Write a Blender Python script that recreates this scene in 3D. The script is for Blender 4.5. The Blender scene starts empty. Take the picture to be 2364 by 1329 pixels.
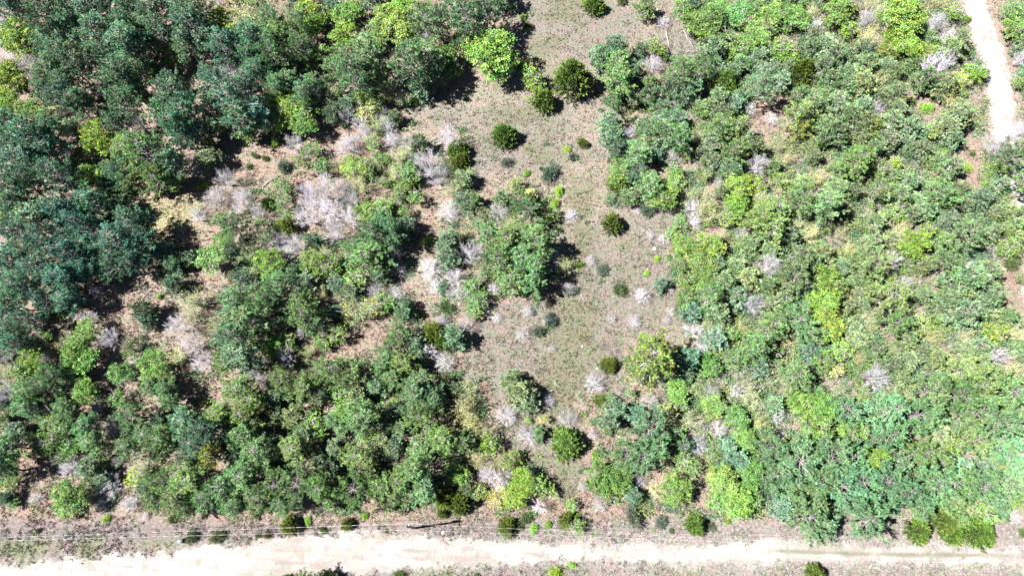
import bpy, math, random
import numpy as np
from mathutils import Vector

# ------------------------------------------------------------------ camera, sky, sun, exposure
SC = bpy.context.scene
COL = SC.collection
PW, PH, F = 2364.0, 1329.0, 1577.0          # photo frame in pixels, focal length in those pixels
ALT, TILT = 110.0, math.radians(20.4)       # the drone hovers 110 m up, lens tipped 20 degrees off straight down
cam_d = bpy.data.cameras.new('camera'); cam = bpy.data.objects.new('camera', cam_d); COL.objects.link(cam)
cam.location = (0, 0, ALT); cam.rotation_euler = (TILT, 0, 0)
cam_d.sensor_width = 36.0; cam_d.lens = 36.0 * F / PW; cam_d.clip_start = 1.0; cam_d.clip_end = 5000
SC.camera = cam
SUN_EL, SUN_TO = math.radians(53), math.radians(8)      # shadows fall to the right and slightly up the picture
d = Vector((math.cos(SUN_TO)*math.cos(SUN_EL), math.sin(SUN_TO)*math.cos(SUN_EL), -math.sin(SUN_EL)))
sun_d = bpy.data.lights.new('sun', 'SUN'); sun_d.energy = 5.0; sun_d.angle = math.radians(0.5); sun_d.color = (1.0, 0.97, 0.92)
sun = bpy.data.objects.new('sun', sun_d); COL.objects.link(sun); sun.rotation_euler = d.to_track_quat('-Z', 'Y').to_euler()
world = bpy.data.worlds.new('World'); SC.world = world; world.use_nodes = True
wn = world.node_tree; sky = wn.nodes.new('ShaderNodeTexSky'); sky.sky_type = 'NISHITA'; sky.sun_disc = False; sky.air_density = .4; sky.dust_density = .2; sky.altitude = 300
sky.sun_elevation = SUN_EL; sky.sun_rotation = math.atan2(-d.x, -d.y)
wn.links.new(sky.outputs[0], wn.nodes['Background'].inputs[0]); wn.nodes['Background'].inputs[1].default_value = 0.05
SC.view_settings.view_transform = 'Standard'; SC.view_settings.look = 'None'
SC.view_settings.exposure = 2.2; SC.view_settings.gamma = 1.0
SC.cycles.max_bounces = 4; SC.cycles.diffuse_bounces = 1; SC.cycles.transmission_bounces = 3
SC.cycles.transparent_max_bounces = 4

def W(px, py, z=0.0):
    """point at height z seen at photo pixel (px, py)"""
    dx, dy = (px - PW/2)/F, -(py - PH/2)/F
    ry = dy*math.cos(TILT) + math.sin(TILT); rz = dy*math.sin(TILT) - math.cos(TILT)
    t = (z - ALT)/rz
    return dx*t, ry*t, t
def PIX(x, y, z=0.0):
    zz = z - ALT
    cy = y*math.cos(TILT) + zz*math.sin(TILT); cz = -y*math.sin(TILT) + zz*math.cos(TILT)
    return PW/2 + F*x/(-cz), PH/2 - F*cy/(-cz)

# ------------------------------------------------------------------ helpers
rng = np.random.default_rng(7)
def tag(o, label=None, cat=None, group=None, kind=None):
    if label: o['label'] = label
    if cat: o['category'] = cat
    if group: o['group'] = group
    if kind: o['kind'] = kind
    return o
def new_mesh(name, V, Fc, mat, col=None, nside=3):
    """V (n,3), Fc (m,k) constant k; col (n,3) per vertex tone"""
    me = bpy.data.meshes.new(name)
    V = np.asarray(V, np.float32); Fc = np.asarray(Fc, np.int32); k = Fc.shape[1]
    me.vertices.add(len(V)); me.vertices.foreach_set('co', V.ravel())
    me.loops.add(Fc.size); me.loops.foreach_set('vertex_index', Fc.ravel())
    me.polygons.add(len(Fc)); me.polygons.foreach_set('loop_start', np.arange(0, Fc.size, k, dtype=np.int32))
    me.polygons.foreach_set('loop_total', np.full(len(Fc), k, np.int32))
    if col is not None:
        a = me.color_attributes.new('tone', 'FLOAT_COLOR', 'POINT')
        c4 = np.ones((len(V), 4), np.float32); c4[:, :3] = col; a.data.foreach_set('color', c4.ravel())
    me.materials.append(mat); me.update(calc_edges=True); me.validate()
    return me
def link(name, me, parent=None, loc=None):
    o = bpy.data.objects.new(name, me); COL.objects.link(o)
    if parent: o.parent = parent
    if loc is not None: o.location = loc
    return o
class Bag:
    """collects triangles"""
    def __init__(s): s.V = []; s.F = []; s.C = []; s.n = 0
    def add(s, V, Fc, C):
        s.V.append(V); s.F.append(Fc + s.n); s.C.append(C); s.n += len(V)
    def mesh(s, name, mat): return new_mesh(name, np.concatenate(s.V), np.concatenate(s.F), mat, np.concatenate(s.C))
def unit(v): return v/np.maximum(np.linalg.norm(v, axis=-1, keepdims=True), 1e-6)
def tubes(bag, P0, P1, R0, R1, C, sides=3):
    P0 = np.atleast_2d(P0).astype(float); P1 = np.atleast_2d(P1).astype(float); n = len(P0)
    R0 = np.broadcast_to(R0, (n,)).astype(float); R1 = np.broadcast_to(R1, (n,)).astype(float)
    ax = unit(P1 - P0); ref = np.where(np.abs(ax[:, 2:3]) > .9, [[1., 0, 0]], [[0, 0, 1.]])
    u = unit(np.cross(ax, ref)); v = np.cross(ax, u)
    A = np.arange(sides)*2*math.pi/sides
    ring = u[:, None]*np.cos(A)[None, :, None] + v[:, None]*np.sin(A)[None, :, None]
    V = np.concatenate([P0[:, None] + ring*R0[:, None, None], P1[:, None] + ring*R1[:, None, None]], 1)
    f = []
    for i in range(sides):
        j = (i+1) % sides; f += [(i, j, sides+j), (i, sides+j, sides+i)]
    for i in range(1, sides-1): f.append((sides, sides+i, sides+i+1))
    f = np.array(f); Fc = (f[None] + (np.arange(n)*2*sides)[:, None, None]).reshape(-1, 3)
    C = np.broadcast_to(np.asarray(C, float), (n, 3))
    bag.add(V.reshape(-1, 3), Fc, np.repeat(C, 2*sides, 0))
def spikes(bag, P, D, L, Wd, C):
    """flat needle / blade triangles: base at P, tip at P + D*L"""
    n = len(P); D = unit(D); s = unit(np.cross(D, rng.normal(size=(n, 3))))
    L = np.broadcast_to(L, (n,))[:, None]; Wd = np.broadcast_to(Wd, (n,))[:, None]
    V = np.stack([P - s*Wd, P + s*Wd, P + D*L], 1).reshape(-1, 3)
    bag.add(V, np.arange(3*n).reshape(-1, 3), np.repeat(np.broadcast_to(C, (n, 3)), 3, 0))
def leaves(bag, P, size, C, up=0.5):
    """rhombic leaves with random tilt, biased to face up; two triangles each"""
    n = len(P); N = unit(rng.normal(size=(n, 3)) + np.array([0, 0, up])); a = unit(np.cross(N, rng.normal(size=(n, 3)))); b = np.cross(N, a)
    s = np.broadcast_to(size, (n,))[:, None]
    V = np.stack([P - a*s, P + b*s*.6, P + a*s, P - b*s*.6], 1).reshape(-1, 3)
    base = (np.arange(n)*4)[:, None]
    Fc = np.concatenate([base + [0, 1, 2], base + [0, 2, 3]], 1).reshape(-1, 3)
    bag.add(V, Fc, np.repeat(np.broadcast_to(C, (n, 3)), 4, 0))

# ------------------------------------------------------------------ materials
def mat_base(name):
    m = bpy.data.materials.new(name); m.use_nodes = True; nt = m.node_tree
    return m, nt, nt.nodes['Principled BSDF']
def mat_foliage(name, rough=0.75, transl=0.25, spec=0.25):
    m, nt, b = mat_base(name); N, L = nt.nodes, nt.links
    oi = N.new('ShaderNodeObjectInfo'); at = N.new('ShaderNodeAttribute'); at.attribute_name = 'tone'
    mx = N.new('ShaderNodeMix'); mx.data_type = 'RGBA'; mx.blend_type = 'MULTIPLY'; mx.inputs[0].default_value = 1
    L.new(oi.outputs['Color'], mx.inputs[6]); L.new(at.outputs['Color'], mx.inputs[7])
    L.new(mx.outputs[2], b.inputs['Base Color']); b.inputs['Roughness'].default_value = rough
    b.inputs['Specular IOR Level'].default_value = spec
    tr = N.new('ShaderNodeBsdfTranslucent'); L.new(mx.outputs[2], tr.inputs[0])
    ms = N.new('ShaderNodeMixShader'); ms.inputs[0].default_value = transl
    L.new(b.outputs[0], ms.inputs[1]); L.new(tr.outputs[0], ms.inputs[2]); L.new(ms.outputs[0], N['Material Output'].inputs[0])
    return m
def mat_noise(name, c1, c2, scale=6, rough=0.85, c3=None):
    m, nt, b = mat_base(name); N, L = nt.nodes, nt.links
    tc = N.new('ShaderNodeTexCoord'); nz = N.new('ShaderNodeTexNoise'); nz.inputs['Scale'].default_value = scale; nz.inputs['Detail'].default_value = 5
    r = N.new('ShaderNodeValToRGB'); r.color_ramp.elements[0].color = (*c1, 1); r.color_ramp.elements[1].color = (*c2, 1)
    r.color_ramp.elements[0].position = .35; r.color_ramp.elements[1].position = .65
    L.new(tc.outputs['Object'], nz.inputs[0]); L.new(nz.outputs[0], r.inputs[0]); L.new(r.outputs[0], b.inputs['Base Color'])
    b.inputs['Roughness'].default_value = rough
    return m
M_needle = mat_foliage('needles', .85, .10, .06)
M_leaf = mat_foliage('leaves', .85, .18, .06)
M_cedar = mat_foliage('juniper_sprays', .85, .1, .06)
M_twig = mat_foliage('bare_twigs', .95, .0, .05)
M_bark = mat_noise('bark', (.05, .04, .035), (.13, .11, .1), 4)

# ground: tone attribute (kind of cover) times fine noise
def mat_ground(name, fine=3.0, lo=.62, hi=1.25, bump=.6):
    m, nt, b = mat_base(name); N, L = nt.nodes, nt.links
    at = N.new('ShaderNodeAttribute'); at.attribute_name = 'tone'
    tc = N.new('ShaderNodeTexCoord')
    n1 = N.new('ShaderNodeTexNoise'); n1.inputs['Scale'].default_value = fine; n1.inputs['Detail'].default_value = 6; n1.inputs['Roughness'].default_value = .7
    n2 = N.new('ShaderNodeTexNoise'); n2.inputs['Scale'].default_value = fine*.22; n2.inputs['Detail'].default_value = 4
    L.new(tc.outputs['Object'], n1.inputs[0]); L.new(tc.outputs['Object'], n2.inputs[0])
    mr = N.new('ShaderNodeMapRange'); mr.inputs[1].default_value = .3; mr.inputs[2].default_value = .7; mr.inputs[3].default_value = lo; mr.inputs[4].default_value = hi
    L.new(n1.outputs[0], mr.inputs[0])
    r = N.new('ShaderNodeValToRGB'); r.color_ramp.elements[0].color = (1.08, .96, .93, 1); r.color_ramp.elements[1].color = (.9, 1.0, .88, 1)
    r.color_ramp.elements[0].position = .38; r.color_ramp.elements[1].position = .62
    L.new(n2.outputs[0], r.inputs[0])
    m1 = N.new('ShaderNodeMix'); m1.data_type = 'RGBA'; m1.blend_type = 'MULTIPLY'; m1.inputs[0].default_value = 1
    m2 = N.new('ShaderNodeMix'); m2.data_type = 'RGBA'; m2.blend_type = 'MULTIPLY'; m2.inputs[0].default_value = 1
    L.new(at.outputs['Color'], m1.inputs[6]); L.new(r.outputs[0], m1.inputs[7])
    L.new(m1.outputs[2], m2.inputs[6]); L.new(mr.outputs[0], m2.inputs[7])
    L.new(m2.outputs[2], b.inputs['Base Color']); b.inputs['Roughness'].default_value = 1; b.inputs['Specular IOR Level'].default_value = .02
    bp = N.new('ShaderNodeBump'); bp.inputs['Strength'].default_value = bump; bp.inputs['Distance'].default_value = .25
    L.new(n1.outputs[0], bp.inputs['Height']); L.new(bp.outputs[0], b.inputs['Normal'])
    return m
M_ground = mat_ground('grassy_ground', 2.4, .5, 1.5, 1.0)
M_road = mat_ground('pale_gravel', 3.5, .72, 1.15, .6)
M_grass = mat_foliage('dry_grass', .95, .06, .03)
M_rock = mat_noise('pale_rock', (.22, .21, .2), (.36, .34, .32), 5)

# ------------------------------------------------------------------ value noise for cover maps
def vnoise(x, y, s, seed=0):
    x = np.asarray(x, float)/s; y = np.asarray(y, float)/s
    xi = np.floor(x).astype(np.int64); yi = np.floor(y).astype(np.int64); fx = x - xi; fy = y - yi
    fx = fx*fx*(3-2*fx); fy = fy*fy*(3-2*fy)
    def h(a, b):
        n = (a*374761393 + b*668265263 + seed*974711) & 0xffffffff
        n = ((n ^ (n >> 13))*1274126177) & 0xffffffff
        return ((n ^ (n >> 16)) & 0xffff)/65535.0
    return (h(xi, yi)*(1-fx) + h(xi+1, yi)*fx)*(1-fy) + (h(xi, yi+1)*(1-fx) + h(xi+1, yi+1)*fx)*fy
def fnoise(x, y, s, seed=0): return (vnoise(x, y, s, seed) + .5*vnoise(x, y, s/2.1, seed+1) + .25*vnoise(x, y, s/4.3, seed+2))/1.75
def inpoly(px, py, poly):
    px = np.asarray(px, float); py = np.asarray(py, float); r = np.zeros(px.shape, bool); n = len(poly)
    for i in range(n):
        x1, y1 = poly[i]; x2, y2 = poly[(i+1) % n]
        if y1 == y2: continue
        c = ((y1 > py) != (y2 > py)) & (px < (x2-x1)*(py-y1)/(y2-y1) + x1); r ^= c
    return r
def PIXa(x, y):
    zz = -ALT; cy = y*math.cos(TILT) + zz*math.sin(TILT); cz = -y*math.sin(TILT) + zz*math.cos(TILT)
    return PW/2 + F*x/(-cz), PH/2 - F*cy/(-cz)

# open ground, outlined on the photo (pixels of the ground)
MEADOW = [(1180,-40),(1560,-40),(1565,50),(1625,90),(1600,150),(1545,110),(1480,90),(1380,110),(1370,200),(1400,240),(1400,350),(1395,480),(1570,480),
          (1540,600),(1560,700),(1575,790),(1440,780),(1440,900),(1340,910),(1340,1080),(1320,1180),(1270,1090),(1210,1060),(1150,990),(1140,860),
          (1050,890),(1090,760),(1120,690),(1300,680),(1340,600),(1290,560),(1310,500),(1250,430),(1180,400),(1100,430),(1080,360),(1080,300),(900,275),(1000,215),(1100,185),(1200,160)]
OPEN = [MEADOW,
  [(500,340),(640,330),(760,330),(820,290),(850,330),(740,400),(620,440),(500,420)],
  [(310,470),(430,460),(470,520),(460,580),(360,540)],
  [(100,760),(230,690),(340,640),(430,660),(530,600),(530,680),(470,760),(500,860),(420,860),(330,770),(150,760)],
  [(690,870),(740,820),(880,755),(890,790),(800,830),(760,860)],
  [(940,470),(1030,440),(1010,560),(1000,760),(960,720),(950,600)],
  [(1740,215),(1830,225),(1830,300),(1760,330),(1720,300)],
  [(2210,-20),(2300,-20),(2355,160),(2364,330),(2270,330),(2270,170)],
  [(2210,320),(2275,320),(2265,430),(2190,430)],
  [(2280,610),(2400,590),(2400,770),(2320,720)],
  [(-60,1180),(60,1060),(180,1040),(240,1180),(340,1170),(600,1190),(1000,1185),(1250,1190),(1340,1090),(1380,1160),(1500,1190),(1780,1190),(1790,1245),(2300,1250),(2420,1180),(2420,1400),(-60,1400)],
  [(290,880),(450,870),(450,940),(330,940)], [(120,740),(250,700),(330,790),(240,880),(300,900),(260,930),(180,850)], [(430,900),(560,860),(570,930),(520,940)], [(250,1040),(340,1050),(340,1110),(270,1130)],
  [(640,400),(760,400),(800,520),(740,560),(650,520)], [(1100,880),(1230,860),(1290,960),(1250,1060),(1160,1040)],
  [(380,105),(450,110),(470,170),(400,180)],
  [(2090,190),(2130,190),(2190,260),(2130,290)],
  [(1590,1080),(1640,1060),(1640,1180),(1600,1180)]]
ROAD_N = [(-200,1318),(0,1308),(120,1296),(220,1289),(383,1272),(474,1264),(600,1252),(720,1236),(800,1231),(900,1237),(1000,1243),(1200,1252),(1350,1256),(1600,1262),(1800,1250),(2000,1262),(2364,1268),(2600,1270)]
ROAD_S = [(-200,1420),(400,1380),(620,1335),(760,1322),(1000,1314),(1200,1297),(1400,1291),(1600,1298),(1800,1296),(2364,1300),(2600,1302)]
TRACK = [(2236,-60,24),(2258,40,27),(2275,90,30),(2290,130,31),(2306,200,28),(2314,240,28),(2316,290,26),(2340,380,20),(2366,470,18),(2376,560,14)]
def interp(P, x): return np.interp(x, [p[0] for p in P], [p[1] for p in P])
def cover(x, y):
    """road, track and open masks and the base colour of the ground at world x, y"""
    px, py = PIXa(x, y)
    wob = (fnoise(x, y, 1.6, 5)-.5) + (fnoise(x, y, .5, 6)-.5)*.6
    n, s = interp(ROAD_N, px), interp(ROAD_S, px)
    road = np.minimum(py-n, s-py)/16 + wob*2.2
    tx = np.interp(py, [t[1] for t in TRACK], [t[0] for t in TRACK]); tw = np.interp(py, [t[1] for t in TRACK], [t[2] for t in TRACK])
    track = (tw - np.abs(px-tx))/10 + wob*2.0
    op = np.zeros(x.shape, bool)
    for p in OPEN: op |= inpoly(px, py, p)
    return px, py, road, track, op
LITTER = np.array([.158, .124, .110]); GRASS = np.array([.108, .098, .082]); STRAW = np.array([.150, .134, .116]); GREY = np.array([.118, .108, .105]); MOSS = np.array([.088, .09, .058]); WHITE = np.array([.285, .272, .28])
def mixc(a, b, t): return a*(1-t)[..., None] + b*t[..., None]
def ground_colour(x, y):
    px, py, road, track, op = cover(x, y)
    c = np.broadcast_to(LITTER, x.shape + (3,)).copy()
    n1 = fnoise(x, y, 9, 11); n2 = fnoise(x, y, 4, 23); n3 = fnoise(x, y, 14, 31); n4 = fnoise(x, y, 1.3, 77)
    c = mixc(c, STRAW, np.clip((n1-.42)*5, 0, 1)*.6)
    mead = inpoly(px + (n2-.5)*60, py + (n1-.5)*60, MEADOW)
    g = mixc(np.broadcast_to(STRAW, x.shape+(3,)), GREY, np.clip((n3-.3)*4, 0, 1)*.75)
    g = mixc(g, GRASS, np.clip((py-430)/180, 0, 1)*.55*np.clip((n4-.2)*2, 0, 1))
    c = np.where(mead[..., None], g, c)
    # mossy strip up the middle of the meadow and green flushes
    lane = np.exp(-((px - np.interp(py, [0, 200, 330, 450, 600, 900], [1340, 1230, 1190, 1350, 1390, 1290]))/70)**2)
    c = mixc(c, MOSS, np.clip(lane*1.0*np.clip((n2-.42)*5, 0, 1), 0, .6)*mead)
    gy = np.exp(-(((px-385)/75)**2 + ((py-505)/50)**2)); c = mixc(c, np.array([.17, .165, .09]), gy*.7)
    # verge along the road: grey dried grass, greener next to the gravel
    verge = np.clip((py - 1185)/25, 0, 1); v = mixc(np.broadcast_to(np.array([.125, .108, .112]), x.shape+(3,)), np.array([.10, .112, .07]), np.clip((n2-.45)*5, 0, 1)*np.clip((py-1230)/30, 0, 1)*.8)
    v = mixc(v, LITTER, np.exp(-((px-750)/350)**2)*np.exp(-((py-1195)/20)**2)*.8)
    v = mixc(v, np.array([.16, .147, .142]), np.clip((px-1150)/300, 0, 1)*.6)
    c = mixc(c, v, verge)
    # gravel dust spilling out of the road and track
    dust = np.clip(np.maximum(road+1.2, track+1.0)*.6, 0, 1)*.75*np.clip((n4-.1)*1.6, 0, 1)
    c = mixc(c, WHITE*.85, dust)
    return c

# ------------------------------------------------------------------ ground, road, track
def grid_mesh(name, x0, x1, y0, y1, step, mat, z, keep=None, colour=None, relief=None):
    nx, ny = int((x1-x0)/step)+1, int((y1-y0)/step)+1
    X, Y = np.meshgrid(np.linspace(x0, x1, nx), np.linspace(y0, y1, ny))
    V = np.stack([X.ravel(), Y.ravel(), np.full(X.size, z)], 1)
    if relief is not None: V[:, 2] += relief(X, Y).ravel()
    C = colour(X, Y).reshape(-1, 3)
    i = np.arange(nx*ny).reshape(ny, nx)
    Fc = np.stack([i[:-1, :-1], i[:-1, 1:], i[1:, 1:], i[1:, :-1]], -1).reshape(-1, 4)
    if keep is not None:
        k = keep((X[:-1, :-1]+step/2), (Y[:-1, :-1]+step/2)).ravel(); Fc = Fc[k]
        used = np.unique(Fc); re = np.full(len(V), -1); re[used] = np.arange(len(used)); V = V[used]; C = C[used]; Fc = re[Fc]
    return new_mesh(name, V, Fc, mat, C)
g = link('ground', grid_mesh('ground', -150, 150, -60, 150, .6, M_ground, 0, colour=ground_colour)); tag(g, kind='structure')
far = new_mesh('outer_ground', [(-2000,-2000,-.05),(2000,-2000,-.05),(2000,2000,-.05),(-2000,2000,-.05)], [(0,1,2,3)], M_ground, np.tile(LITTER, (4, 1)))
tag(link('outer_ground', far), kind='structure')
def road_keep(x, y): return cover(x, y)[2] > 0
def track_keep(x, y):
    px, py, r, t, o = cover(x, y); return (t > 0) & (py < 700) & (px > 2150)
def road_colour(x, y):
    px, py, r, t, o = cover(x, y); n = fnoise(x, y*3.5, 3.2, 41); n2 = fnoise(x, y, 6, 43); n4 = fnoise(x, y, .9, 9)
    c = np.broadcast_to(WHITE, x.shape+(3,)).copy()
    pink = (np.exp(-((px-700)/240)**2)+.35)*np.clip((n-.36)*4, 0, 1) + np.exp(-((px-1000)/90)**2)*np.exp(-((py-1278)/16)**2)*.8
    rut = fnoise(x*.12, y*1.0 + x*.03, .55, 47); c = c*(1-.38*np.clip((rut-.48)*5, 0, 1)*np.clip((n2-.2)*2, 0, 1))[..., None]
    c = mixc(c, np.array([.165, .142, .138]), np.clip(pink, 0, .55))
    mid = (interp(ROAD_N, px)+interp(ROAD_S, px))/2
    hump = np.exp(-((py-mid+2)/6)**2)*np.clip((px-1500)/300, 0, 1)*np.clip((n2-.25)*2.4, 0, 1)
    c = mixc(c, np.array([.085, .09, .06]), np.clip(hump*.9, 0, .75))
    c = mixc(c, np.array([.15, .135, .125]), np.clip((.42-n4)*4, 0, .5))
    edge = np.clip(1-np.maximum(r, np.where(px > 2150, t, -9))*.8, 0, 1); c = mixc(c, np.array([.18, .165, .155]), edge*.4)
    return c
tag(link('gravel_road', grid_mesh('gravel_road', -100, 100, -12, 4, .16, M_road, .004, road_keep, road_colour)), kind='structure')
tag(link('dirt_track', grid_mesh('dirt_track', 60, 112, 40, 112, .2, M_road, .004, track_keep, road_colour)), kind='structure')

# grass tussocks: nobody could count them
def scatter_grass(n, seed, tall=1.0):
    r = np.random.default_rng(seed)
    px = r.uniform(-60, PW+60, n); py = r.uniform(-40, PH+40, n)
    dx, dy = (px-PW/2)/F, -(py-PH/2)/F; ry = dy*math.cos(TILT)+math.sin(TILT); rz = dy*math.sin(TILT)-math.cos(TILT); t = -ALT/rz
    x, y = dx*t, ry*t
    _, _, road, track, op = cover(x, y)
    dens = fnoise(x, y, 2.5, 90)
    k = (road < -.3+r.uniform(-.5, .7, n)) & (track < -.3+r.uniform(-.5, .7, n)) & (dens > r.uniform(.2, .62, n))
    return x[k], y[k]
x, y = scatter_grass(95000, 3)
gc = ground_colour(x, y)
bag = Bag(); nb = 7
P = np.stack([x, y, np.zeros_like(x)], 1); P = np.repeat(P, nb, 0) + rng.normal(0, .12, (len(P)*nb, 3))*[1, 1, 0]
D = rng.normal(0, .7, (len(P), 3)); D[:, 2] = np.abs(D[:, 2])*.4+.55
tone = np.repeat(gc*rng.uniform(.6, 1.9, (len(gc), 1))*np.where(rng.random((len(gc), 1)) < .1, [[.6, 1.25, .35]], [[1.05, 1.0, .95]]), nb, 0)
spikes(bag, P, D, rng.uniform(.2, .5, len(P)), rng.uniform(.04, .08, len(P)), tone)
go = link('dry_grass', bag.mesh('dry_grass', M_grass)); tag(go, 'short dry tan grass tussocks across the clearing and the verge', 'grass', kind='stuff')

# ------------------------------------------------------------------ plants (each kind built a few times, then copied)
GREYT = np.array([.27, .25, .25])
def tones(n, lo=.75, hi=1.3, hue=.1):
    t = rng.uniform(lo, hi, (n, 1))*np.ones((n, 3)); t[:, 0:1] *= rng.uniform(1-hue, 1+hue*1.6, (n, 1)); t[:, 2:3] *= rng.uniform(1-hue, 1+hue, (n, 1))
    return t
def trunk_path(H, bend, r0, sides=6, top=1.0, seg=7):
    b = Bag(); a = rng.uniform(0, 6.28); q = []
    for i in range(seg+1):
        t = i/seg; q.append((math.cos(a)*bend*math.sin(t*2.3), math.sin(a)*bend*math.sin(t*2.3), H*t*top))
    q = np.array(q); rr = r0*(1-np.linspace(0, 1, seg+1)*.85)
    tubes(b, q[:-1], q[1:], rr[:-1], rr[1:], (1, 1, 1), sides)
    return b, q
def at_path(q, t):
    k = np.linspace(0, 1, len(q)); return np.array([np.interp(t, k, q[:, i]) for i in range(3)])
def make_pine(H=10., R=3.5, whorls=13, dense=1.0, bare=.35, base=.4, thick=1., prof=.62):
    tb, q = trunk_path(H, .25, .17)
    br = Bag(); fo = Bag(); s1, s2 = rng.uniform(0, 6.28, 2)
    sect = lambda a: 1 + .16*math.sin(a*2+s1) + .12*math.sin(a*3+s2)
    for w in range(whorls):
        t = base + (1-base)*(w+.5)/whorls + rng.uniform(-.01, .01)
        u = (t-base)/(1-base); L = R*(1.05-u)**prof*(.8 if u < .15 else 1)*(.75 if rng.random() < .12 else 1)
        nb = int(rng.integers(4, 7)); a0 = rng.uniform(0, 6.28); up = .12 + .65*u
        for k in range(nb):
            if rng.random() < .08: continue
            a = a0 + k*6.283/nb + rng.uniform(-.25, .25); l = L*rng.uniform(.55, 1.25)*sect(a)
            p0 = at_path(q, t); dirv = np.array([math.cos(a), math.sin(a), up])
            p1 = p0 + dirv*l*.5 + [0, 0, -.05*l]; p2 = p0 + dirv*l + [0, 0, .08*l]
            tubes(br, [p0, p1], [p1, p2], [.075*thick, .05*thick], [.05*thick, .025*thick], GREYT*rng.uniform(.6, 1.2))
            ns = max(4, int(l*3.1*dense))
            for j in range(ns):
                s = bare + (1-bare)*(j+rng.random())/ns; pb = p0 + (p1-p0)*min(1, 2*s) + (p2-p1)*max(0, 2*s-1)
                sd = unit(np.array([math.cos(a), math.sin(a), .35]) + rng.normal(0, .75, 3)*[1, 1, .5]); sl = rng.uniform(.25, .85)*(1.15-s*.6)
                pe = pb + sd*sl
                tubes(br, [pb], [pe], .022, .012, GREYT*rng.uniform(.7, 1.3))
                nt = int(rng.integers(2, 6)); c = pe + rng.normal(0, .15, (nt, 3)); n = 12
                tn = tones(1, .5, 1.6, .2)
                Pp = np.repeat(c, n, 0); Dd = rng.normal(0, .8, (nt*n, 3)) + sd*1.0 + [0, 0, .75]
                spikes(fo, Pp, Dd, rng.uniform(.2, .42, nt*n), .045, np.repeat(tones(nt, .85, 1.15)*tn, n, 0))
    return dict(trunk=tb.mesh('pine_trunk', M_bark), branches=br.mesh('pine_branches', M_twig), crown=fo.mesh('pine_crown', M_needle)), H, R
def limbs(bag, q, H, R, n=9, t0=.25, r=.07, depth=2, upw=.7):
    ends = []
    for k in range(n):
        t = rng.uniform(t0, .85); a = k*2.4 + rng.uniform(-.4, .4); p = at_path(q, t); l = R*rng.uniform(.5, .9)
        dv = unit(np.array([math.cos(a), math.sin(a), upw+rng.uniform(-.2, .3)])); m = p + dv*l*.5; e = m + unit(dv + [0, 0, .3]+rng.normal(0, .2, 3))*l*.5
        tubes(bag, [p, m], [m, e], [r, r*.6], [r*.6, r*.3], GREYT*rng.uniform(.7, 1.2)); ends += [(m, dv, l*.5), (e, dv, l*.4)]
    if depth > 1:
        e2 = []
        for p, dv, l in ends:
            for k in range(4):
                d2 = unit(dv + rng.normal(0, .7, 3)); e = p + d2*l*rng.uniform(.5, 1.1); tubes(bag, [p], [e], r*.3, r*.12, GREYT*rng.uniform(.7, 1.3)); e2.append(e)
        return e2
    return [e[0] for e in ends]
def make_leafy(H=7.5, R=3., clumps=230, per=34, size=.115, cr=.4, fill=.2, tw=9, hole=.0):
    tb, q = trunk_path(H, .3, .15, top=.85); br = Bag(); fo = Bag()
    limbs(br, q, H, R, tw)
    cz = H*.6; rz = H*.36; nl = 9
    LB = [(0, 0, .25, .6)] + [(lambda a, u, w: (math.cos(a)*w, math.sin(a)*w, u, rng.uniform(.38, .58)))(k*6.283/(nl-1)+rng.uniform(-.4, .4), rng.uniform(-.4, .35), rng.uniform(.38, .66)) for k in range(nl-1)]
    for k in range(clumps):
        lx, ly, lz, lr = LB[k % nl]
        v = unit(rng.normal(size=3)); v[2] = abs(v[2])*1.1-.35
        rr = (rng.uniform(fill, 1)**.5)*lr
        c = np.array([(lx + v[0]*rr)*R, (ly + v[1]*rr)*R, cz + (lz + v[2]*rr*1.1)*rz])
        if rng.random() < hole: continue
        n = int(per*rng.uniform(.5, 1.3)); s = cr*rng.uniform(.6, 1.2)
        leaves(fo, c + rng.normal(0, .5, (n, 3))*s*[1, 1, .6], rng.uniform(size*.6, size*1.3, n), tones(n, .75, 1.25)*tones(1, .55, 1.5, .2))
    return dict(trunk=tb.mesh('tree_trunk', M_bark), branches=br.mesh('tree_branches', M_twig), crown=fo.mesh('tree_crown', M_leaf)), H, R
def make_budding(H=6., R=2.8, per=900, stems=26):
    br = Bag(); fo = Bag(); tips = []
    for k in range(stems):
        a = rng.uniform(0, 6.28); o = rng.uniform(0, .5)*R; p = np.array([math.cos(a)*o*.3, math.sin(a)*o*.3, 0.]); w = GREYT*rng.uniform(.8, 1.6)
        l = H*rng.uniform(.6, 1); dv = unit(np.array([math.cos(a)*o*1.6/H*1.6, math.sin(a)*o*1.6/H*1.6, 1]))
        m = p + dv*l*.55; e = m + unit(dv + rng.normal(0, .15, 3))*l*.45; tubes(br, [p, m], [m, e], [.05, .03], [.03, .01], w)
        for j in range(9):
            s = rng.uniform(.35, 1); b0 = p + (e-p)*s; d2 = unit(dv*.7 + rng.normal(0, .6, 3)); e2 = b0 + d2*rng.uniform(.5, 1.2)
            tubes(br, [b0], [e2], .02, .008, w); tips += [e2, (b0+e2)/2]
    tips = np.array(tips); idx = rng.integers(0, len(tips), per*2)
    leaves(fo, tips[idx] + rng.normal(0, .22, (per*2, 3)), rng.uniform(.05, .1, per*2), tones(per*2, .8, 1.25))
    return dict(stems=br.mesh('budding_stems', M_twig), foliage=fo.mesh('budding_leaves', M_leaf)), H, R
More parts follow.
